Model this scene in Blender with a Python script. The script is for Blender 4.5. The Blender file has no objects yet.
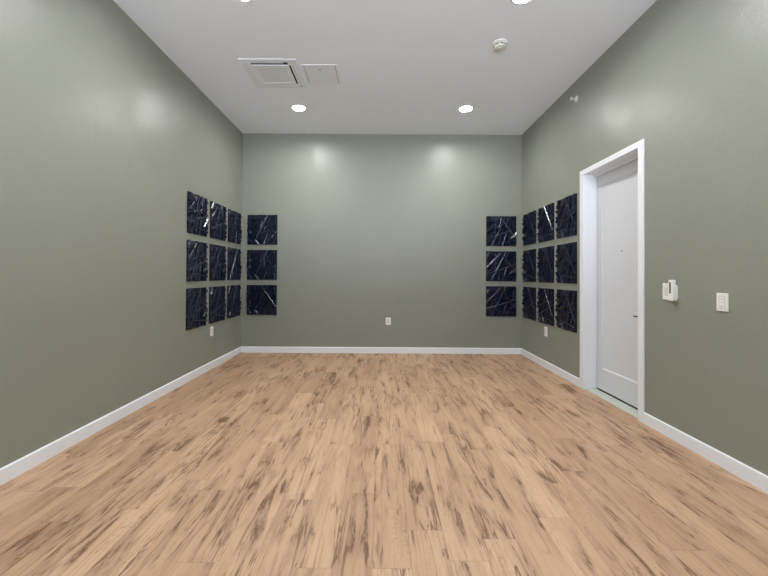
import bpy, bmesh, math, random
from mathutils import Vector, Matrix

random.seed(7)
SC = bpy.context.scene
COL = SC.collection
PI = math.pi

# ------------------------------------------------------------------ room size (metres)
XL, XR = -2.347, 2.364          # left / right wall faces
YB, YR = 6.264, -2.10           # back wall, rear wall (behind the viewpoint)
H = 3.691                       # ceiling height
EYE = 1.306
BH, BT = 0.0987, 0.015          # baseboard

# ================================================================== node helpers
class NT:
    def __init__(s, name):
        s.m = bpy.data.materials.new(name)
        s.m.use_nodes = True
        s.t = s.m.node_tree
        s.b = s.t.nodes['Principled BSDF']
        s.out = s.t.nodes['Material Output']
    def n(s, typ, **kw):
        nd = s.t.nodes.new(typ)
        for k, v in kw.items():
            if k.startswith('i_'):
                nd.inputs[k[2:].replace('_', ' ')].default_value = v
            else:
                setattr(nd, k, v)
        return nd
    def link(s, a, b): s.t.links.new(a, b)
    def val(s, sock, v):
        if hasattr(v, 'is_linked') or hasattr(v, 'links'): s.link(v, sock)
        else: sock.default_value = v
    def math(s, op, a, b=0.0, c=0.0, clamp=False):
        nd = s.n('ShaderNodeMath', operation=op, use_clamp=clamp)
        s.val(nd.inputs[0], a); s.val(nd.inputs[1], b); s.val(nd.inputs[2], c)
        return nd.outputs[0]
    def comb(s, x, y, z=0.0):
        nd = s.n('ShaderNodeCombineXYZ')
        for i, v in enumerate((x, y, z)): s.val(nd.inputs[i], v)
        return nd.outputs[0]
    def noise(s, vec, scale=1.0, detail=2.0, rough=.5, dist=0.0, out='Fac'):
        nd = s.n('ShaderNodeTexNoise')
        s.link(vec, nd.inputs['Vector'])
        nd.inputs['Scale'].default_value = scale; nd.inputs['Detail'].default_value = detail
        nd.inputs['Roughness'].default_value = rough; nd.inputs['Distortion'].default_value = dist
        return nd.outputs[out]
    def smooth(s, v, lo, hi, a=0.0, b=1.0):
        nd = s.n('ShaderNodeMapRange', interpolation_type='SMOOTHSTEP')
        s.val(nd.inputs[0], v)
        for i, q in enumerate((lo, hi, a, b)): nd.inputs[i+1].default_value = q
        return nd.outputs[0]
    def mix(s, fac, a, b, mode='MIX'):
        nd = s.n('ShaderNodeMix', data_type='RGBA', blend_type=mode)
        s.val(nd.inputs['Factor'], fac)
        for k, v in (('A', a), ('B', b)):
            sk = [q for q in nd.inputs if q.name == k and q.type == 'RGBA'][0]
            if hasattr(v, 'links'): s.link(v, sk)
            else: sk.default_value = (*v[:3], 1.0)
        return [q for q in nd.outputs if q.type == 'RGBA'][0]
    def bump(s, h, strength, dist):
        nd = s.n('ShaderNodeBump')
        nd.inputs['Strength'].default_value = strength; nd.inputs['Distance'].default_value = dist
        s.link(h, nd.inputs['Height']); s.link(nd.outputs[0], s.b.inputs['Normal'])
    def pos(s):
        return s.n('ShaderNodeNewGeometry').outputs['Position']

def lin(r, g, b):
    f = lambda c: c/12.92 if c <= .04045 else ((c+.055)/1.055)**2.4
    return (f(r/255), f(g/255), f(b/255))

def paint(name, rgb, rough=.5, spec=.5, var=.03, vs=3.0, bump=0.0, bscale=60.0, metal=0.0, bdist=.002):
    """painted / moulded surface: slight tone drift plus a fine surface grain"""
    k = NT(name)
    p = k.pos()
    f = k.noise(p, vs, 3)
    lo = tuple(c*(1-var) for c in rgb); hi = tuple(min(1, c*(1+var)) for c in rgb)
    k.link(k.mix(f, lo, hi), k.b.inputs['Base Color'])
    k.b.inputs['Roughness'].default_value = rough
    k.b.inputs['Specular IOR Level'].default_value = spec
    k.b.inputs['Metallic'].default_value = metal
    if bump: k.bump(k.noise(p, bscale, 2, .55), bump, bdist)
    return k.m

def emitter(name, rgb, strength):
    k = NT(name)
    k.b.inputs['Base Color'].default_value = (*rgb, 1)
    k.b.inputs['Emission Color'].default_value = (*rgb, 1)
    k.b.inputs['Emission Strength'].default_value = strength
    return k.m

def wall_material():
    k = NT('green_grey_wall_paint')
    p = k.pos()
    f = k.noise(p, 1.3, 3)
    k.link(k.mix(f, WALL_LO, WALL_HI), k.b.inputs['Base Color'])
    big = k.noise(p, 2.2, 3)
    k.link(k.smooth(big, .3, .7, .33, .44), k.b.inputs['Roughness'])
    k.b.inputs['Specular IOR Level'].default_value = .45
    h1 = k.noise(p, 55, 3, .55)
    h2 = k.noise(p, 9, 2, .5)
    amp = k.smooth(k.noise(p, 1.1, 2), .35, .75, .5, 1.4)
    h = k.math('ADD', k.math('MULTIPLY', h1, amp), k.math('MULTIPLY', h2, .8))
    k.bump(h, .6, .004)
    return k.m

def floor_material():
    W, L = .178, 1.22
    k = NT('hickory_plank_floor')
    sx = k.n('ShaderNodeSeparateXYZ'); k.link(k.pos(), sx.inputs[0])
    X, Y = sx.outputs[0], sx.outputs[1]
    xr = k.math('DIVIDE', k.math('ADD', X, 10.0), W)
    row = k.math('FLOOR', xr); fx = k.math('FRACT', xr)
    wn = k.n('ShaderNodeTexWhiteNoise', noise_dimensions='1D'); k.link(row, wn.inputs['W'])
    yr = k.math('ADD', k.math('DIVIDE', k.math('ADD', Y, 10.0), L), k.math('MULTIPLY', wn.outputs['Value'], 7.3))
    colm = k.math('FLOOR', yr); fy = k.math('FRACT', yr)
    wid = k.n('ShaderNodeTexWhiteNoise', noise_dimensions='2D'); k.link(k.comb(row, colm), wid.inputs['Vector'])
    sid = k.n('ShaderNodeSeparateColor'); k.link(wid.outputs['Color'], sid.inputs[0])
    r1, r2, r3 = sid.outputs[0], sid.outputs[1], sid.outputs[2]
    # plank-local coordinates: every board gets its own slice of the grain
    ox = k.math('MULTIPLY', r1, 37.0); oy = k.math('MULTIPLY', r2, 53.0); oz = k.math('MULTIPLY', r3, 11.0)
    px = k.math('ADD', X, ox); py = k.math('ADD', Y, oy)
    def vec(ax, ay): return k.comb(k.math('MULTIPLY', px, ax), k.math('MULTIPLY', py, ay), oz)
    # tone
    tone = k.math('ADD', k.math('MULTIPLY', k.math('SUBTRACT', r3, .5), .8), k.math('MULTIPLY', k.math('SUBTRACT', k.noise(vec(7, .9), 1, 3), .5), 1.5))
    tone = k.math('ADD', tone, .5, clamp=True)
    base = k.mix(tone, FLOOR_DK, FLOOR_LT)
    # fine straight grain
    g = k.noise(vec(75, 3.2), 1, 4, .6, .3)
    base = k.mix(k.smooth(g, .48, .72, 0, .45), base, FLOOR_GRAIN)
    # long thin dark cracks along the board
    c1 = k.noise(vec(24, 1.5), 1, 3, .55, .5)
    ridge = k.math('ABSOLUTE', k.math('SUBTRACT', c1, .5))
    cmask = k.smooth(k.noise(vec(5, .9), 1, 2), .47, .62)
    crack = k.math('MULTIPLY', k.smooth(ridge, .004, .030, 1, 0), cmask)
    base = k.mix(k.math('MULTIPLY', crack, .80), base, FLOOR_KNOT)
    # arched cathedral rings, faint
    w = k.noise(vec(9, 1.6), 1, 2, .5, .8)
    rings = k.math('FRACT', k.math('MULTIPLY', w, 11.0))
    rr = k.smooth(k.math('ABSOLUTE', k.math('SUBTRACT', rings, .5)), .0, .10, 1, 0)
    base = k.mix(k.math('MULTIPLY', rr, k.smooth(k.noise(vec(6, 1.1), 1, 2), .55, .7, 0, .25)), base, FLOOR_STREAK)
    # rough brown patches and knots with ragged, speckled edges; some boards are clean
    busy = k.smooth(k.noise(vec(3.2, .8), 1, 2), .42, .60)
    sp = k.noise(vec(64, 10), 1, 4, .7, 1.0)
    patch = k.noise(vec(12, 2.0), 1, 3, .56, .8)
    pv = k.math('ADD', k.math('MULTIPLY', patch, .80), k.math('MULTIPLY', sp, .31))
    base = k.mix(k.smooth(patch, .48, .66, 0, .55), base, FLOOR_GRAIN)
    pm = k.math('MULTIPLY', k.smooth(pv, .64, .71), k.smooth(k.noise(vec(120, 24), 1, 3, .7, 1.5), .36, .54, .50, 1))
    base = k.mix(k.math('MULTIPLY', pm, .86), base, FLOOR_KNOT)
    # slim dark streaks following the grain, in clusters
    stn = k.noise(vec(25, 1.0), 1, 3, .55, .6)
    sv = k.math('ADD', k.math('MULTIPLY', stn, .78), k.math('MULTIPLY', k.noise(vec(95, 6), 1, 4, .7), .28))
    sm = k.math('MULTIPLY', k.smooth(sv, .605, .69), busy)
    base = k.mix(k.math('MULTIPLY', sm, .62), base, FLOOR_STREAK)
    # hairline cracks: level lines of a stretched noise
    hl = k.noise(vec(13, .75), 1, 3, .6, 1.0)
    hm = k.smooth(k.math('ABSOLUTE', k.math('SUBTRACT', k.math('FRACT', k.math('MULTIPLY', hl, 5.0)), .5)), .0, .045, 1, 0)
    hm = k.math('MULTIPLY', hm, k.smooth(k.noise(vec(9, 2.2), 1, 2), .46, .60))
    base = k.mix(k.math('MULTIPLY', hm, .62), base, FLOOR_STREAK)
    # small cross-grain ticks
    tk = k.noise(k.comb(k.math('MULTIPLY', px, 16), k.math('MULTIPLY', py, 13), oz), 1, 3, .6, 2.2)
    tr = k.smooth(k.math('ABSOLUTE', k.math('SUBTRACT', tk, .5)), .0, .016, 1, 0)
    base = k.mix(k.math('MULTIPLY', tr, k.smooth(k.noise(vec(8, 2.5), 1, 2), .56, .68, 0, .6)), base, FLOOR_STREAK)
    # joints
    ex = k.math('MULTIPLY', k.math('MINIMUM', fx, k.math('SUBTRACT', 1.0, fx)), W)
    ey = k.math('MULTIPLY', k.math('MINIMUM', fy, k.math('SUBTRACT', 1.0, fy)), L)
    e = k.math('MINIMUM', ex, ey)
    j = k.smooth(e, .0006, .0026, 1, 0)
    base = k.mix(k.math('MULTIPLY', j, .30), base, FLOOR_KNOT)
    k.link(base, k.b.inputs['Base Color'])
    k.link(k.smooth(g, .3, .7, .46, .56), k.b.inputs['Roughness'])
    k.b.inputs['Specular IOR Level'].default_value = .35
    hh = k.math('SUBTRACT', k.math('MULTIPLY', g, .25), k.math('ADD', k.math('MULTIPLY', pm, .35), j))
    k.bump(hh, .25, .0012)
    return k.m

# ------------------------------------------------------------------ palette
WALL_LO, WALL_HI = (.244, .256, .214), (.272, .284, .238)
FLOOR_LT = (.585, .382, .246); FLOOR_DK = (.445, .276, .170)
FLOOR_GRAIN = (.30, .178, .108); FLOOR_STREAK = (.160, .080, .037); FLOOR_KNOT = (.092, .043, .019)

M = {}
M['wall'] = wall_material()
M['floor'] = floor_material()
M['ceiling'] = paint('white_ceiling_paint', (.86, .92, .985), .8, .2, .02, 1.5, .06, 70, bdist=.001)
M['trim'] = paint('white_trim_paint', (.80, .825, .865), .4, .4, .012, 4, .04, 40, bdist=.0006)
M['door'] = paint('white_door_paint', (.65, .67, .70), .40, .4, .012, 3, .03, 40, bdist=.0006)
M['fitting'] = paint('white_ceiling_fitting_plastic', (.79, .835, .885), .5, .4, .01, 8)
M['fitting_panel'] = paint('light_grey_intake_plastic', (.73, .77, .815), .55, .4, .01, 8)
M['plate'] = paint('ivory_white_plastic', (.84, .845, .79), .35, .45, .01, 20)
M['plate_insert'] = paint('off_white_insert_plastic', (.70, .71, .67), .4, .45, .01, 20)
M['slot'] = paint('dark_plastic_and_slot_shade', (.02, .02, .022), .6, .3, .05, 20)  # dark plastic parts, and dark pieces standing in for shade in gaps
M['lcd'] = paint('dark_display_glass', (.035, .038, .035), .25, .5, .05, 30)
M['bronze'] = paint('dark_bronze_metal', (.03, .028, .026), .4, .5, .1, 20, metal=.6)
M['threshold'] = paint('pale_green_grey_threshold', (.50, .53, .46), .55, .3, .05, 12)
M['chrome'] = paint('white_coated_metal', (.80, .81, .76), .3, .5, .02, 20)
M['panel'] = paint('navy_black_moulded_panel', (.0019, .0056, .0225), .23, .5, .12, 14, .05, 160, bdist=.001)
M['lens'] = emitter('lit_lamp_lens', (1.0, 1.0, .98), 425.0)
M['outside'] = paint('outer_wall_render', (.35, .35, .33), .8, .2)
M['light_block'] = paint('light_block_paint', (.10, .10, .10), .8, .2)
k = NT('fill_window_glass')
k.t.nodes.remove(k.b)
tr = k.n('ShaderNodeBsdfTransparent'); gl = k.n('ShaderNodeBsdfGlossy', i_Roughness=.02); fr = k.n('ShaderNodeFresnel', i_IOR=1.45)
mx = k.n('ShaderNodeMixShader'); k.link(fr.outputs[0], mx.inputs[0]); k.link(tr.outputs[0], mx.inputs[1]); k.link(gl.outputs[0], mx.inputs[2])
k.link(mx.outputs[0], k.out.inputs[0])
M['glass'] = k.m

# ================================================================== mesh helpers
class MB:
    """collects solids (world coordinates) for ONE mesh object"""
    def __init__(s): s.bm = bmesh.new()
    def box(s, x0, x1, y0, y1, z0, z1, bevel=0.0, seg=2):
        b = bmesh.new()
        bmesh.ops.create_cube(b, size=1)
        for v in b.verts:
            v.co = Vector(((x0+x1)/2 + v.co.x*(x1-x0), (y0+y1)/2 + v.co.y*(y1-y0), (z0+z1)/2 + v.co.z*(z1-z0)))
        if bevel:
            bmesh.ops.bevel(b, geom=b.edges[:], offset=bevel, segments=seg, profile=.5, affect='EDGES')
        s.merge(b); return s
    def merge(s, b, mat=None):
        if mat is not None: b.transform(mat)
        me = bpy.data.meshes.new('tmp'); b.to_mesh(me); b.free()
        s.bm.from_mesh(me); bpy.data.meshes.remove(me)
    def prism(s, pts, d0, d1, plane='xz'):
        """extrude a closed outline between d0 and d1 along the third axis"""
        b = bmesh.new()
        def P(p, d): return {'xz': (p[0], d, p[1]), 'yz': (d, p[0], p[1]), 'xy': (p[0], p[1], d)}[plane]
        a = [b.verts.new(P(p, d0)) for p in pts]; c = [b.verts.new(P(p, d1)) for p in pts]
        b.faces.new(a); b.faces.new(c[::-1])
        for i in range(len(pts)):
            j = (i+1) % len(pts); b.faces.new((a[i], c[i], c[j], a[j]))
        bmesh.ops.recalc_face_normals(b, faces=b.faces[:])
        s.merge(b); return s
    def lathe(s, prof, origin, axis='z', n=40):
        """spin (radius, height) profile about an axis through origin; profile may touch the axis"""
        b = bmesh.new(); rings = []
        for r, h in prof:
            if r < 1e-6: rings.append([b.verts.new((0, 0, h))])
            else: rings.append([b.verts.new((r*math.cos(2*PI*i/n), r*math.sin(2*PI*i/n), h)) for i in range(n)])
        for A, B in zip(rings, rings[1:]):
            for i in range(n):
                j = (i+1) % n
                if len(A) == 1 and len(B) == 1: continue
                if len(A) == 1: b.faces.new((A[0], B[j], B[i]))
                elif len(B) == 1: b.faces.new((A[i], A[j], B[0]))
                else: b.faces.new((A[i], A[j], B[j], B[i]))
        bmesh.ops.recalc_face_normals(b, faces=b.faces[:])
        R = {'z': Matrix.Identity(4), '-z': Matrix.Rotation(PI, 4, 'X'), '-x': Matrix.Rotation(-PI/2, 4, 'Y'),
             'x': Matrix.Rotation(PI/2, 4, 'Y'), '-y': Matrix.Rotation(PI/2, 4, 'X')}[axis]
        s.merge(b, Matrix.Translation(Vector(origin)) @ R); return s
    def build(s, name, mat, parent=None, loc=None, smooth=False):
        me = bpy.data.meshes.new(name)
        o = bpy.data.objects.new(name, me); COL.objects.link(o)
        base = Vector(loc) if loc is not None else (abs_loc(parent) if parent else Vector((0, 0, 0)))
        for v in s.bm.verts: v.co -= base
        s.bm.to_mesh(me); s.bm.free()
        me.materials.append(mat)
        if smooth:
            me.shade_smooth()
            me.set_sharp_from_angle(angle=math.radians(38))
        if parent is not None:
            o.parent = parent; o.location = base - abs_loc(parent)
        else: o.location = base
        return o

def abs_loc(o):
    v = Vector(o.location)
    while o.parent: o = o.parent; v += o.location
    return v

def tag(o, label, cat, group=None, kind=None):
    o['label'] = label; o['category'] = cat
    if group: o['group'] = group
    if kind: o['kind'] = kind
    return o
def thing(name, loc, label, cat, group=None, kind=None):
    o = bpy.data.objects.new(name, None); COL.objects.link(o); o.location = loc
    o.empty_display_size = .1
    return tag(o, label, cat, group, kind)
def struct(o, label, cat): return tag(o, label, cat, kind='structure')
def copy_tree(o, loc):
    c = o.copy(); COL.objects.link(c); c.location = loc
    for ch in list(o.children):
        d = ch.copy(); COL.objects.link(d); d.parent = c
        for g in list(ch.children):
            e = g.copy(); COL.objects.link(e); e.parent = d
    return c

# ================================================================== room shell
WT = .20
m = MB().box(XL-WT, XR+WT, YR-WT, YB+WT, -.12, 0)
struct(m.build('floor', M['floor']), 'tan hickory plank floor with brown knots running to the back wall', 'floor')
LX, LY, CAN_R = (-1.19, 1.20), (5.295, 3.12, 1.0, -1.095), .090
def lamp_y(x, y): return y+.02 if x > 0 and y == 3.12 else y
def ceiling_mesh():
    # plasterboard underside cut with a round hole for every recessed light, closed slab above
    b = bmesh.new(); x0, x1, y0, y1 = XL-WT, XR+WT, YR-WT, YB+WT
    loops = [[(x0, y0), (x1, y0), (x1, y1), (x0, y1)]]
    for y in LY:
        for x in LX: loops.append([(x+CAN_R*math.cos(2*PI*i/48), lamp_y(x, y)+CAN_R*math.sin(2*PI*i/48)) for i in range(48)])
    for lp in loops:
        vs_ = [b.verts.new((p[0], p[1], H)) for p in lp]
        for i in range(len(vs_)): b.edges.new((vs_[i], vs_[(i+1) % len(vs_)]))
    bmesh.ops.triangle_fill(b, use_beauty=True, use_dissolve=False, edges=b.edges[:], normal=(0, 0, -1))
    mb = MB(); mb.merge(b)
    mb.box(x0, x1, y0, y1, H+.10, H+.15)
    t = .03
    mb.box(x0-t, x1+t, y0-t, y0, H-.02, H+.15).box(x0-t, x1+t, y1, y1+t, H-.02, H+.15).box(x0-t, x0, y0, y1, H-.02, H+.15).box(x1, x1+t, y0, y1, H-.02, H+.15)
    return mb
m = ceiling_mesh()
struct(m.build('ceiling', M['ceiling']), 'flat white ceiling with recessed lights', 'ceiling')
m = MB().box(XL-WT, XR+WT, YB, YB+WT, 0, H)
struct(m.build('wall_back', M['wall']), 'green-grey painted back wall facing the viewer', 'wall')
m = MB().box(XL-WT, XL, YR-WT, YB, 0, H)
struct(m.build('wall_left', M['wall']), 'green-grey painted long wall on the left', 'wall')
# right wall with the door opening
DY0, DY1, DZ = 3.408, 4.330, 2.491       # clear opening inside the jambs
JT = .02
m = MB()
m.box(XR, XR+WT, YR-WT, DY0-JT, 0, H).box(XR, XR+WT, DY1+JT, YB, 0, H).box(XR, XR+WT, DY0-JT, DY1+JT, DZ+JT, H)
struct(m.build('wall_right', M['wall']), 'green-grey painted long wall on the right holding the door', 'wall')
# rear wall (behind the viewpoint) with a wide window added for daylight fill
WX0, WX1, WZ0, WZ1 = -2.05, 2.05, .95, 3.25
m = MB()
m.box(XL, WX0, YR-WT, YR, 0, H).box(WX1, XR, YR-WT, YR, 0, H).box(WX0, WX1, YR-WT, YR, 0, WZ0).box(WX0, WX1, YR-WT, YR, WZ1, H)
struct(m.build('wall_rear', M['wall']), 'green-grey painted wall behind the viewpoint', 'wall')
w = thing('fill_window_1', (0, YR-.1, WZ0), 'wide white-framed window added unseen behind the viewpoint for daylight fill', 'window', kind='structure')
f = MB(); t = .05
f.box(WX0, WX0+t, YR-.14, YR-.06, WZ0, WZ1).box(WX1-t, WX1, YR-.14, YR-.06, WZ0, WZ1)
f.box(WX0+t, WX1-t, YR-.14, YR-.06, WZ0, WZ0+t).box(WX0+t, WX1-t, YR-.14, YR-.06, WZ1-t, WZ1)
for x in (-.58, .58): f.box(x-.025, x+.025, YR-.13, YR-.07, WZ0+t, WZ1-t)
f.build('fill_window_frame', M['trim'], w)
MB().box(WX0+t, WX1-t, YR-.102, YR-.098, WZ0+t, WZ1-t).build('pane', M['glass'], w)
# unseen shell added behind the door to block outside light
hx = XR+WT
m = MB()
m.box(hx+.9, hx+1.0, DY0-.5, DY1+.5, -.12, 2.9).box(hx, hx+.9, DY0-.5, DY0-.4, -.12, 2.9).box(hx, hx+.9, DY1+.4, DY1+.5, -.12, 2.9)
m.box(hx, hx+.9, DY0-.4, DY1+.4, 2.8, 2.9).box(hx, hx+.9, DY0-.4, DY1+.4, -.12, -.02)
struct(m.build('wall_light_block', M['light_block']), 'unseen dark shell added behind the white door to block outside light', 'wall')

# ------------------------------------------------------------------ baseboards (eased top edge)
def base_profile(): return [(0, 0), (BT, 0), (BT, BH-.008), (BT-.004, BH-.002), (BT-.007, BH), (0, BH)]
CY0, CY1 = 3.338, 4.402                   # outer edges of the door casing
def run_y(name, x, sgn, y0, y1, label):
    b = MB().prism([(x+sgn*a, c) for a, c in base_profile()], y0, y1, 'xz')
    struct(b.build(name, M['trim']), label, 'baseboard')
run_y('baseboard_left', XL, 1, YR, YB, 'white baseboard along the left wall')
run_y('baseboard_right_near', XR, -1, YR, CY0, 'white baseboard on the right wall, nearer than the door')
run_y('baseboard_right_far', XR, -1, CY1, YB, 'white baseboard on the right wall between door and back corner')
b = MB().prism([(YB-a, c) for a, c in base_profile()], XL+BT, XR-BT, 'yz')
struct(b.build('baseboard_back', M['trim']), 'white baseboard along the back wall', 'baseboard')
b = MB().prism([(YR+a, c) for a, c in base_profile()], XL+BT, XR-BT, 'yz')
struct(b.build('baseboard_rear', M['trim']), 'white baseboard on the wall behind the viewpoint', 'baseboard')

# ------------------------------------------------------------------ door
d = thing('door_1', (XR+.1, (DY0+DY1)/2, 0), 'tall white panelled door deep in its white frame on the right wall', 'door', kind='structure')
ct = .015
c = MB()
c.box(XR-ct, XR, CY0, DY0, 0, DZ, .003).box(XR-ct, XR, DY1, CY1, 0, DZ, .003).box(XR-ct, XR, CY0, CY1, DZ, DZ+.058, .003)
c.build('casing', M['trim'], d)
j = MB()
j.box(XR-.002, XR+WT, DY0-JT, DY0, 0, DZ).box(XR-.002, XR+WT, DY1, DY1+JT, 0, DZ).box(XR-.002, XR+WT, DY0-JT, DY1+JT, DZ, DZ+JT)
j.build('jamb', M['trim'], d)
SX = XR+.146                              # room-side face of the slab
s_ = MB()
s_.box(SX-.034, SX-.006, DY0, DY0+.004, .012, DZ).box(SX-.034, SX-.006, DY1-.004, DY1, .012, DZ).box(SX-.034, SX-.006, DY0, DY1, DZ-.028, DZ)
s_.build('door_stop', M['trim'], d)
# slab: stiles, rails, sloped sticking and one sunk panel, as one mesh
Y0, Y1, Z0, Z1 = DY0+.004, DY1-.004, .026, DZ-.004
py0, py1, pz0, pz1 = Y0+.104, Y1-.100, .262, 2.352
sl = bmesh.new()
def q(*v): return sl.faces.new([sl.verts.new(p) for p in v])
def ring(a, b):                            # a, b: (x, y0, y1, z0, z1)
    def cs(r): x, u0, u1, v0, v1 = r; return [(x, u0, v0), (x, u1, v0), (x, u1, v1), (x, u0, v1)]
    A, B = cs(a), cs(b)
    for i in range(4): q(A[i], A[(i+1) % 4], B[(i+1) % 4], B[i])
o1 = (SX, Y0, Y1, Z0, Z1); i1 = (SX, py0, py1, pz0, pz1)
i2 = (SX+.004, py0+.003, py1-.003, pz0+.003, pz1-.003); i3 = (SX+.012, py0+.017, py1-.017, pz0+.017, pz1-.017)
ring(o1, i1); ring(i1, i2); ring(i2, i3)
x, a0, a1, b0, b1 = i3; q((x, a0, b0), (x, a1, b0), (x, a1, b1), (x, a0, b1))
ring((SX+.04, Y0, Y1, Z0, Z1), o1)
q((SX+.04, Y0, Z0), (SX+.04, Y1, Z0), (SX+.04, Y1, Z1), (SX+.04, Y0, Z1))
bmesh.ops.remove_doubles(sl, verts=sl.verts[:], dist=1e-5)
bmesh.ops.recalc_face_normals(sl, faces=sl.faces[:])
mb = MB(); mb.merge(sl); mb.build('door_slab', M['door'], d)
th = MB().prism([(XR+.010, 0), (XR+.014, .006), (XR+.03, .009), (SX+.035, .009), (SX+.04, 0)], DY0, DY1, 'xz')
th.build('threshold', M['threshold'], d)
MB().box(SX-.002, SX+.036, DY0, DY1, .0092, .0125).build('door_gap_shade', M['slot'], d)  # dark strip: the black shade of the under-door gap put into its colour
pk = (SX+.0115, 3.892, 1.579)
MB().lathe([(0, 0), (.014, 0), (.014, .003), (.0095, .0045), (0, .0045)], pk, '-x', 24).build('peephole', M['chrome'], d)
ph = [o for o in d.children if o.name.startswith('peephole')][0]
ph['label'] = 'small dark peephole with pale rim'
MB().lathe([(0, .0045), (.0092, .0046), (.0075, .0058), (0, .0062)], pk, '-x', 20).build('peephole_lens', M['slot'], ph)
hz, hy = .925, DY0+.072
hr = MB().lathe([(0, 0), (.027, 0), (.027, .006), (.024, .009), (0, .009)], (SX, hy, hz), '-x', 28)
hd = hr.build('door_handle', M['bronze'], d, smooth=True); hd['label'] = 'dark lever handle mostly hidden by the near casing'
lv = MB().lathe([(.009, .008), (.009, .052), (0, .054)], (SX, hy, hz), '-x', 18)
lv.box(SX-.058, SX-.044, hy-.008, hy+.142, hz-.006, hz+.006, .004)
lv.build('lever', M['bronze'], hd)

# ================================================================== relief wall panels
S = .505
# strips of the mould, unit square, x right / y down: (x0,y0,x1,y1, width, height start, height end)
STRIPS = [
 (-.05,.58,.58,-.05,.070,.024,.020),  # long rising bar
 (.16,1.02,.70,-.02,.062,.020,.024),
 (.80,.77,1.05,.50,.060,.026,.028),
 (.03,.20,.16,-.05,.055,.022,.022),
 (-.05,.79,1.05,.41,.055,.017,.023),
 (.10,.51,1.05,.27,.050,.022,.018),
 (.73,-.05,.655,.42,.050,.019,.023),
 (.54,1.05,.69,.52,.058,.025,.018),
 (.435,.40,.52,.10,.045,.018,.020),
 (.24,.785,1.05,.895,.050,.021,.026),
 (.83,-.05,.795,1.05,.050,.014,.020),
 (.40,-.05,1.05,.84,.048,.021,.026),
 (.27,.82,.45,1.05,.060,.022,.024),
 (-.05,.70,.14,.95,.055,.024,.020),
 (-.05,.14,.34,.21,.055,.017,.021),
 (-.05,.30,.20,.25,.050,.026,.018),
 (-.05,.90,.30,.98,.050,.018,.015),
 (.92,-.05,.905,.40,.055,.025,.019),
 (.86,.115,1.05,.085,.060,.024,.028),
 (.085,-.05,.10,.62,.045,.013,.016),
 (.31,.10,.285,1.05,.042,.013,.015),
 (.60,.02,.575,.60,.040,.012,.016),
 (.955,.55,.93,1.05,.055,.020,.024),
 (.47,.55,.40,1.05,.045,.013,.019),
 (-.05,.43,.12,.47,.050,.024,.022),
 (.90,.66,1.05,.645,.050,.024,.026),
]
def panel_mesh():
    out = MB()
    out.box(0, S, -.004, .001, -S, 0)
    rnd = random.Random(3)
    for x0, y0, x1, y1, w, h0, h1 in STRIPS:
        a = Vector((x0*S, -y0*S)); b = Vector((x1*S, -y1*S)); dd = (b-a).normalized(); nn = Vector((-dd.y, dd.x))
        w = w*S; t1, t2 = rnd.uniform(-.0085, .0085), rnd.uniform(-.0085, .0085); h0 = h0*1.45-.010; h1 = h1*1.45-.010
        bm = bmesh.new()
        def ringv(p, h, tl):
            lo, hi = max(h-tl, .0125), max(h+tl, .0125); c_ = .008
            pts = [(p-nn*(w*.32+c_+.002), .003), (p-nn*(w*.32+c_), lo-c_), (p-nn*w*.32, lo), (p+nn*w*.32, hi), (p+nn*(w*.32+c_), hi-c_), (p+nn*(w*.32+c_+.002), .003)]
            return [bm.verts.new((c.x, -z, c.y)) for c, z in pts]
        A, B = ringv(a, h0, t1), ringv(b, h1, t2)
        bm.faces.new(A); bm.faces.new(B[::-1])
        for i in range(6):
            j = (i+1) % 6; bm.faces.new((A[i], B[i], B[j], A[j]))
        bmesh.ops.triangulate(bm, faces=[f for f in bm.faces if len(f.verts) == 4])
        bmesh.ops.recalc_face_normals(bm, faces=bm.faces[:])
        for co, no in (((0, 0, 0), (-1, 0, 0)), ((S, 0, 0), (1, 0, 0)), ((0, 0, 0), (0, 0, 1)), ((0, 0, -S), (0, 0, -1))):
            g = bm.verts[:] + bm.edges[:] + bm.faces[:]
            if not bm.verts: break
            r = bmesh.ops.bisect_plane(bm, geom=g, dist=1e-6, plane_co=co, plane_no=no, clear_outer=True)
            cut = [e for e in r['geom_cut'] if isinstance(e, bmesh.types.BMEdge)]
            if cut: bmesh.ops.holes_fill(bm, edges=cut, sides=0)
        bmesh.ops.recalc_face_normals(bm, faces=bm.faces[:])
        out.merge(bm)
    return out
pm = panel_mesh()
proto = pm.build('decorative_relief_tile', M['panel'], loc=(S/2, 0, -S))     # origin: bottom centre of the back face
used = [False]
ROWS = ['top', 'middle', 'bottom']
def put_panel(loc, rz, label, group):
    o = proto if not used[0] else proto.copy()
    if used[0]: COL.objects.link(o)
    used[0] = True
    o.location = loc; o.rotation_euler = (0, 0, rz)
    tag(o, label, 'wall tile', group, 'thing')
PT = EYE+1.0085; PP = .5901; LIFT = .0
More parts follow.
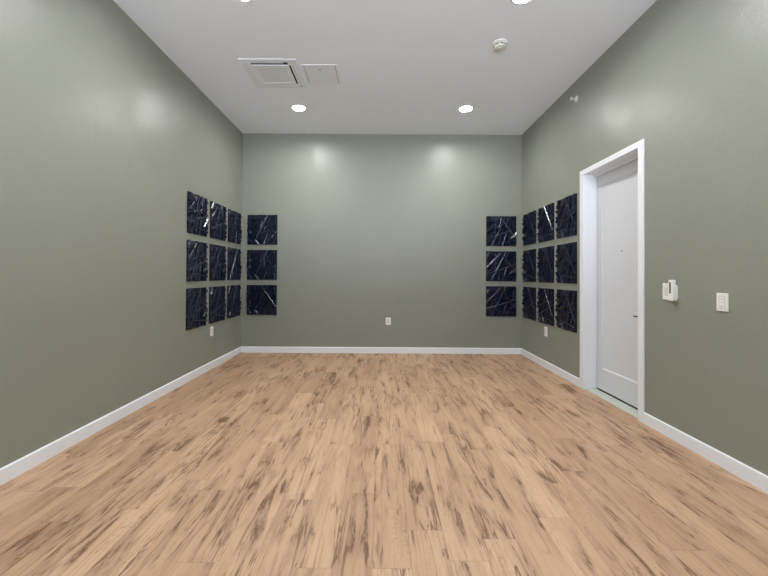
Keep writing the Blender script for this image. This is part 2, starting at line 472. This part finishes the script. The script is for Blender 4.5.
for r in range(3):
    zb = PT - r*PP - S
    for kx, place in enumerate(('next to the back corner', 'in the middle column', 'farthest from the back corner')):
        yf = YB - .0778 - kx*.5991
        lab = f'square dark relief tile on the left wall, {ROWS[r]} row, {place}'
        if (r, kx) == (2, 1): lab = 'square dark relief tile on the left wall, bottom row, above the outlet'
        put_panel((XL, yf-S/2, zb), PI/2, lab, 'relief tiles on the left wall')
    for kx, place in enumerate(('next to the back corner', 'in the middle column', 'next to the white door')):
        yf = YB - .0948 - kx*.5888
        lab = f'square dark relief tile on the right wall, {ROWS[r]} row, {place}'
        if (r, kx) == (2, 1): lab = 'square dark relief tile on the right wall, bottom row, above the outlet'
        put_panel((XR, yf-S/2, zb), -PI/2, lab, 'relief tiles on the right wall')
    put_panel((-2.2527+S/2, YB, zb), 0, f'square dark navy relief tile on the back wall, {("topmost","middle one","lowest")[r]} of the left column', 'relief tiles on the back wall, left column')
    put_panel((1.7682+S/2, YB, zb), 0, f'square dark navy relief tile on the back wall, {("topmost","middle one","lowest")[r]} of the right column', 'relief tiles on the back wall, right column')

# ================================================================== ceiling lights
def downlight(loc, label):
    t = thing('recessed_downlight', loc, label, 'ceiling light', 'recessed ceiling lights')
    x, y, z = loc
    MB().lathe([(.084, -.012), (.0845, .002), (.090, .005), (.100, .005), (.108, .003), (.109, 0)], loc, '-z', 48).build('trim_ring', M['fitting'], t, smooth=True)
    MB().lathe([(.086, -.016), (.086, -.011), (0, -.011)], loc, '-z', 48).build('lens', M['lens'], t)
    return t
names = {(0, 0): 'lit round ceiling light near the back wall, beside the square air vent',
         (0, 1): 'lit round ceiling light near the back wall, right of centre',
         (1, 1): 'lit round ceiling light at the top edge, beyond the smoke detector',
         (1, 0): 'lit round ceiling light at the upper left, almost wholly cut off by the top edge',
         (2, 0): 'round ceiling light over the viewpoint, left side', (2, 1): 'round ceiling light over the viewpoint, right side',
         (3, 0): 'round ceiling light behind the viewpoint, left side', (3, 1): 'round ceiling light behind the viewpoint, right side'}
d0 = None
for r, y in enumerate(LY):
    for cx, x in enumerate(LX):
        if d0 is None: d0 = downlight((x, y, H), names[(r, cx)])
        else:
            o = copy_tree(d0, (x, lamp_y(x, y), H)); o['label'] = names[(r, cx)]

# ================================================================== ceiling air-conditioning cassette
ax0, ax1, ay0, ay1 = -1.588, -.955, 4.078, 4.710
ac = thing('ceiling_air_vent', ((ax0+ax1)/2, (ay0+ay1)/2, H), 'large square white four-way air vent in the ceiling, left of the hatch', 'air vent')
def frame_box(mb, x0, x1, y0, y1, w, z0, z1, bev=0.0):
    mb.box(x0, x1, y0, y0+w, z0, z1, bev).box(x0, x1, y1-w, y1, z0, z1, bev).box(x0, x0+w, y0+w, y1-w, z0, z1, bev).box(x1-w, x1, y0+w, y1-w, z0, z1, bev)
f = MB(); frame_box(f, ax0, ax1, ay0, ay1, .058, H-.010, H, .003)
f.build('frame', M['fitting'], ac)
MB().box(ax0+.02, ax1-.02, ay0+.02, ay1-.02, H-.0016, H-.0004).build('slot_shade_sheet', M['slot'], ac)  # dark sheet above the flaps, the shade of the open slots as colour
ix0, ix1, iy0, iy1 = ax0+.106, ax1-.106, ay0+.112, ay1-.100
g = MB(); frame_box(g, ix0, ix1, iy0, iy1, .045, H-.015, H-.002, .003)
gi = g.build('intake_grille', M['fitting'], ac)
MB().box(ix0+.043, ix1-.043, iy0+.043, iy1-.043, H-.0115, H-.002, .002).build('grille_insert', M['fitting_panel'], gi)
def flap(x0, x1, y0, y1, axis, sgn):
    b = bmesh.new(); bmesh.ops.create_cube(b, size=1)
    for v in b.verts:
        v.co = Vector((v.co.x*(x1-x0), v.co.y*(y1-y0), v.co.z*.003))
    bmesh.ops.bevel(b, geom=b.edges[:], offset=.0015, segments=1, affect='EDGES')
    R = Matrix.Rotation(sgn*math.radians(7), 4, axis)
    mb = MB(); mb.merge(b, Matrix.Translation(((x0+x1)/2, (y0+y1)/2, H-.0075)) @ R)
    mb.build('louvre_flap', M['fitting'], ac)
a_, z_ = .059, .027
flap(ix0, ix1-.05, ay0+a_, ay0+a_+.022, 'X', 1)
flap(ix0, ix1, ay1-a_-.036, ay1-a_, 'X', -1)
flap(ax0+a_, ax0+a_+.044, iy0, iy1, 'Y', -1)
flap(ax1-a_-z_, ax1-a_, iy0, iy1, 'Y', 1)
for sx in (0, 1):
    for sy in (0, 1):
        x0 = ax0+.056 if sx == 0 else ix1-.001; y0 = ay0+.056 if sy == 0 else iy1-.001
        MB().box(x0, x0+.050, y0, y0+(.056 if sy == 0 else .044), H-.0095, H-.001, .002).build('corner_block', M['fitting'], ac)
MB().lathe([(0, 0), (.010, 0), (.010, .002), (0, .003)], (-1.008, 4.652, H-.0095), '-z', 20).build('status_sensor', M['slot'], ac)

# access hatch beside it
hx0, hx1, hy0, hy1 = -.922, -.508, 4.186, 4.629
ht = thing('ceiling_access_hatch', ((hx0+hx1)/2, (hy0+hy1)/2, H), 'small white square access hatch in the ceiling, right of the air vent', 'hatch')
f = MB(); frame_box(f, hx0, hx1, hy0, hy1, .026, H-.007, H, .002); f.build('frame', M['fitting'], ht)
MB().box(hx0+.024, hx1-.024, hy0+.024, hy1-.024, H-.0018, H-.0005).build('shadow_gap', M['slot'], ht)  # dark sheet, gap shadow around the hatch door painted in
hp = MB().box(hx0+.030, hx1-.031, hy0+.028, hy1-.028, H-.006, H-.001, .0015).build('hatch_door', M['fitting'], ht)
MB().lathe([(0, 0), (.010, 0), (.010, .002), (.006, .003), (0, .003)], (-.718, 4.285, H-.006), '-z', 20).build('latch', M['slot'], hp)

# smoke detector
sd = thing('smoke_detector', (1.207, 3.79, H), 'round white smoke detector on the ceiling between two lights', 'smoke detector')
L0 = (1.207, 3.79, H)
MB().lathe([(0, 0), (.074, 0), (.074, .010), (.070, .013), (0, .013)], L0, '-z', 40).build('base', M['chrome'], sd, smooth=True)
bd = MB().lathe([(.050, .012), (.058, .020), (.058, .036), (.050, .044), (.036, .047), (0, .047)], L0, '-z', 40).build('body', M['chrome'], sd, smooth=True)
v = MB()
for i in range(8):
    an = 2*PI*i/8; b = bmesh.new(); bmesh.ops.create_cube(b, size=1)
    for q_ in b.verts: q_.co = Vector((q_.co.x*.003, q_.co.y*.030, q_.co.z*.006))
    v.merge(b, Matrix.Translation(L0) @ Matrix.Rotation(an, 4, 'Z') @ Matrix.Translation((.0572, 0, -.028)))
v.build('smoke_slot', M['slot'], bd)
MB().lathe([(.022, .046), (.020, .052), (.012, .056), (0, .057)], L0, '-z', 28).build('sensor_cap', M['plate_insert'], sd, smooth=True)

# side-wall sprinkler head
P0 = (XR, 4.500, 3.462)
sp = thing('fire_sprinkler', P0, 'small white sprinkler head high on the right wall above the door', 'sprinkler')
MB().lathe([(0, -.002), (.038, -.002), (.036, .006), (.028, .010), (.016, .012), (0, .012)], P0, '-x', 32).build('escutcheon', M['chrome'], sp, smooth=True)
MB().lathe([(.011, .010), (.011, .030), (.014, .031), (.014, .038), (.007, .040), (0, .040)], P0, '-x', 20).build('body', M['chrome'], sp, smooth=True)
a = MB()
for sgn in (-1, 1):
    a.prism([(XR-.036, P0[2]+sgn*.012), (XR-.040, P0[2]+sgn*.016), (XR-.066, P0[2]+sgn*.005), (XR-.066, P0[2]+sgn*.001)], P0[1]-.003, P0[1]+.003, 'xz')
a.build('yoke', M['chrome'], sp)
dfl = MB()
dfl.lathe([(0, .064), (.019, .064), (.019, .067), (0, .067)], P0, '-x', 24)
dfl.box(XR-.078, XR-.050, P0[1]-.014, P0[1]+.014, P0[2]+.016, P0[2]+.0185, .0008)
dfl.build('deflector', M['chrome'], sp)

# ================================================================== wall plates
def wbox(mb, wall, u0, u1, n0, n1, z0, z1, bev=0.0):
    if wall == 'R': mb.box(XR-n1, XR-n0, u0, u1, z0, z1, bev)
    elif wall == 'L': mb.box(XL+n0, XL+n1, u0, u1, z0, z1, bev)
    else: mb.box(u0, u1, YB-n1, YB-n0, z0, z1, bev)
    return mb
def at_wall(wall, u, z): return {'R': (XR, u, z), 'L': (XL, u, z), 'B': (u, YB, z)}[wall]
def outlet(wall, u, z, w, h, label):
    t = thing('wall_outlet', at_wall(wall, u, z-h/2), label, 'outlet', 'white wall outlets')
    wbox(MB(), wall, u-w/2, u+w/2, 0, .007, z-h/2, z+h/2, .0025).build('cover_plate', M['plate'], t)
    r = wbox(MB(), wall, u-w*.24, u+w*.24, .004, .0095, z-h*.29, z+h*.29, .0015).build('receptacle', M['plate_insert'], t)
    for dz in (-.17, .17):
        for du in (-.09, .09):
            wbox(MB(), wall, u+du*w-.0018, u+du*w+.0018, .0085, .0099, z+dz*h-.006, z+dz*h+.006).build('socket_slot', M['slot'], r)
outlet('L', 5.172, .518, .088, .132, 'white wall outlet low on the left wall, under the panels')
outlet('R', 5.326, .519, .088, .136, 'white wall outlet low on the right wall, under the panels')
outlet('B', .128, .537, .086, .122, 'white wall outlet low in the middle of the back wall')

# light switch beside the door, partly behind the handset
u0, u1, z0, z1 = 3.003, 3.119, 1.120, 1.256
sw = thing('light_switch', (XR, (u0+u1)/2, z0), 'white light switch plate beside the door, half behind the handset', 'switch')
wbox(MB(), 'R', u0, u1, 0, .007, z0, z1, .0025).build('cover_plate', M['plate'], sw)
wbox(MB(), 'R', 3.062, 3.096, .004, .0105, z0+.034, z1-.034, .002).build('rocker', M['plate_insert'], sw)
# handset cradle + handset
cr = thing('handset_cradle', (XR, 3.0, 1.118), 'white wall cradle holding the handset beside the switch plate', 'holder')
m = MB()
wbox(m, 'R', 2.963, 3.023, .0072, .012, 1.119, 1.245, .002)
wbox(m, 'R', 2.963, 2.968, .010, .040, 1.119, 1.238, .0015)
wbox(m, 'R', 3.018, 3.023, .010, .034, 1.119, 1.200, .0015)
wbox(m, 'R', 2.963, 3.023, .010, .040, 1.117, 1.124, .002)
wbox(m, 'R', 2.965, 3.010, -.001, .0075, 1.13, 1.235)
m.build('shell', M['plate'], cr)
rc = thing('remote_handset', (XR-.025, 2.998, 1.125), 'slim white remote handset with a dark display strip, in its wall cradle', 'remote')
wbox(MB(), 'R', 2.9685, 3.0175, .0125, .037, 1.1245, 1.284, .005).build('case', M['plate'], rc)
wbox(MB(), 'R', 2.991, 3.006, .0365, .0378, 1.175, 1.264, .0005).build('display', M['lcd'], rc)
for i in range(3):
    wbox(MB(), 'R', 2.975, 2.985, .0365, .0382, 1.176+i*.028, 1.184+i*.028, .0005).build('button', M['plate_insert'], rc)
# keypad dimmer plate nearer to the viewer
u0, u1, z0, z1 = 2.533, 2.618, 1.072, 1.197
kp = thing('keypad_switch', (XR, (u0+u1)/2, z0), 'white keypad switch plate on the right wall, nearest the viewer', 'switch')
wbox(MB(), 'R', u0, u1, 0, .008, z0, z1, .0025).build('cover_plate', M['plate'], kp)
ki = wbox(MB(), 'R', u0+.014, u1-.016, .005, .0095, z0+.014, z1-.014, .001).build('keypad', M['plate_insert'], kp)
for i, zz in enumerate((.026, .045, .064, .084)):
    wbox(MB(), 'R', u0+.024, u1-.022, .009, .0108, z0+zz, z0+zz+.011, .0008).build('button', M['plate'], ki)
wbox(MB(), 'R', u0+.034, u1-.026, .0105, .0112, z0+.029, z0+.0315).build('marking', M['slot'], ki)

# ================================================================== daylight fill through the added rear window
wd = bpy.data.worlds.new('sky'); SC.world = wd; wd.use_nodes = True
bg = wd.node_tree.nodes['Background']
# pale sky above the horizon, bright lower half added to light the ceiling
wt = wd.node_tree; tc = wt.nodes.new('ShaderNodeTexCoord'); sp3 = wt.nodes.new('ShaderNodeSeparateXYZ')
wt.links.new(tc.outputs['Generated'], sp3.inputs[0])
rp = wt.nodes.new('ShaderNodeMapRange'); wt.links.new(sp3.outputs[2], rp.inputs[0])
rp.inputs[1].default_value = -.03; rp.inputs[2].default_value = .03
mxw = wt.nodes.new('ShaderNodeMix'); mxw.data_type = 'RGBA'
wt.links.new(rp.outputs[0], mxw.inputs['Factor'])
SKY, GROUND_FILL = (.6, 1.0, 1.7), (10.9, 12.0, 13.8)
ca = [q for q in mxw.inputs if q.type == 'RGBA']
ca[0].default_value = (*GROUND_FILL, 1); ca[1].default_value = (*SKY, 1)
wt.links.new([q for q in mxw.outputs if q.type == 'RGBA'][0], bg.inputs['Color'])
bg.inputs['Strength'].default_value = 1.0

# ================================================================== camera
f_px, pit, rol, yaw, cx, cy = 372.07, .01002, .00588, .00163, 380.27, 271.68
cam = bpy.data.cameras.new('camera'); co = bpy.data.objects.new('camera', cam); COL.objects.link(co)
sy_, cy_ = math.sin(yaw), math.cos(yaw); sp_, cp_ = math.sin(pit), math.cos(pit); sr, crr = math.sin(rol), math.cos(rol)
right = Vector((cy_, sy_, 0)); fl = Vector((-sy_, cy_, 0)); up = Vector((0, 0, 1))
fwd = fl*cp_ + up*sp_; upp = -fl*sp_ + up*cp_
R_ = right*crr + upp*sr; U_ = -right*sr + upp*crr
mat = Matrix((R_, U_, -fwd)).transposed().to_4x4(); mat.translation = (0, 0, EYE)
co.matrix_world = mat
cam.sensor_width = 36; cam.sensor_fit = 'HORIZONTAL'; cam.lens = f_px*36/768
cam.shift_x = (384-cx)/768; cam.shift_y = (cy-288)/768
cam.clip_start = .05
SC.camera = co

vs = SC.view_settings
vs.view_transform = 'Standard'; vs.look = 'None'; vs.gamma = 1; vs.use_curve_mapping = False
vs.exposure = 0.0
SC.cycles.use_denoising = True
SC.cycles.max_bounces = 10; SC.cycles.diffuse_bounces = 6
SC.cycles.sample_clamp_indirect = 6.0
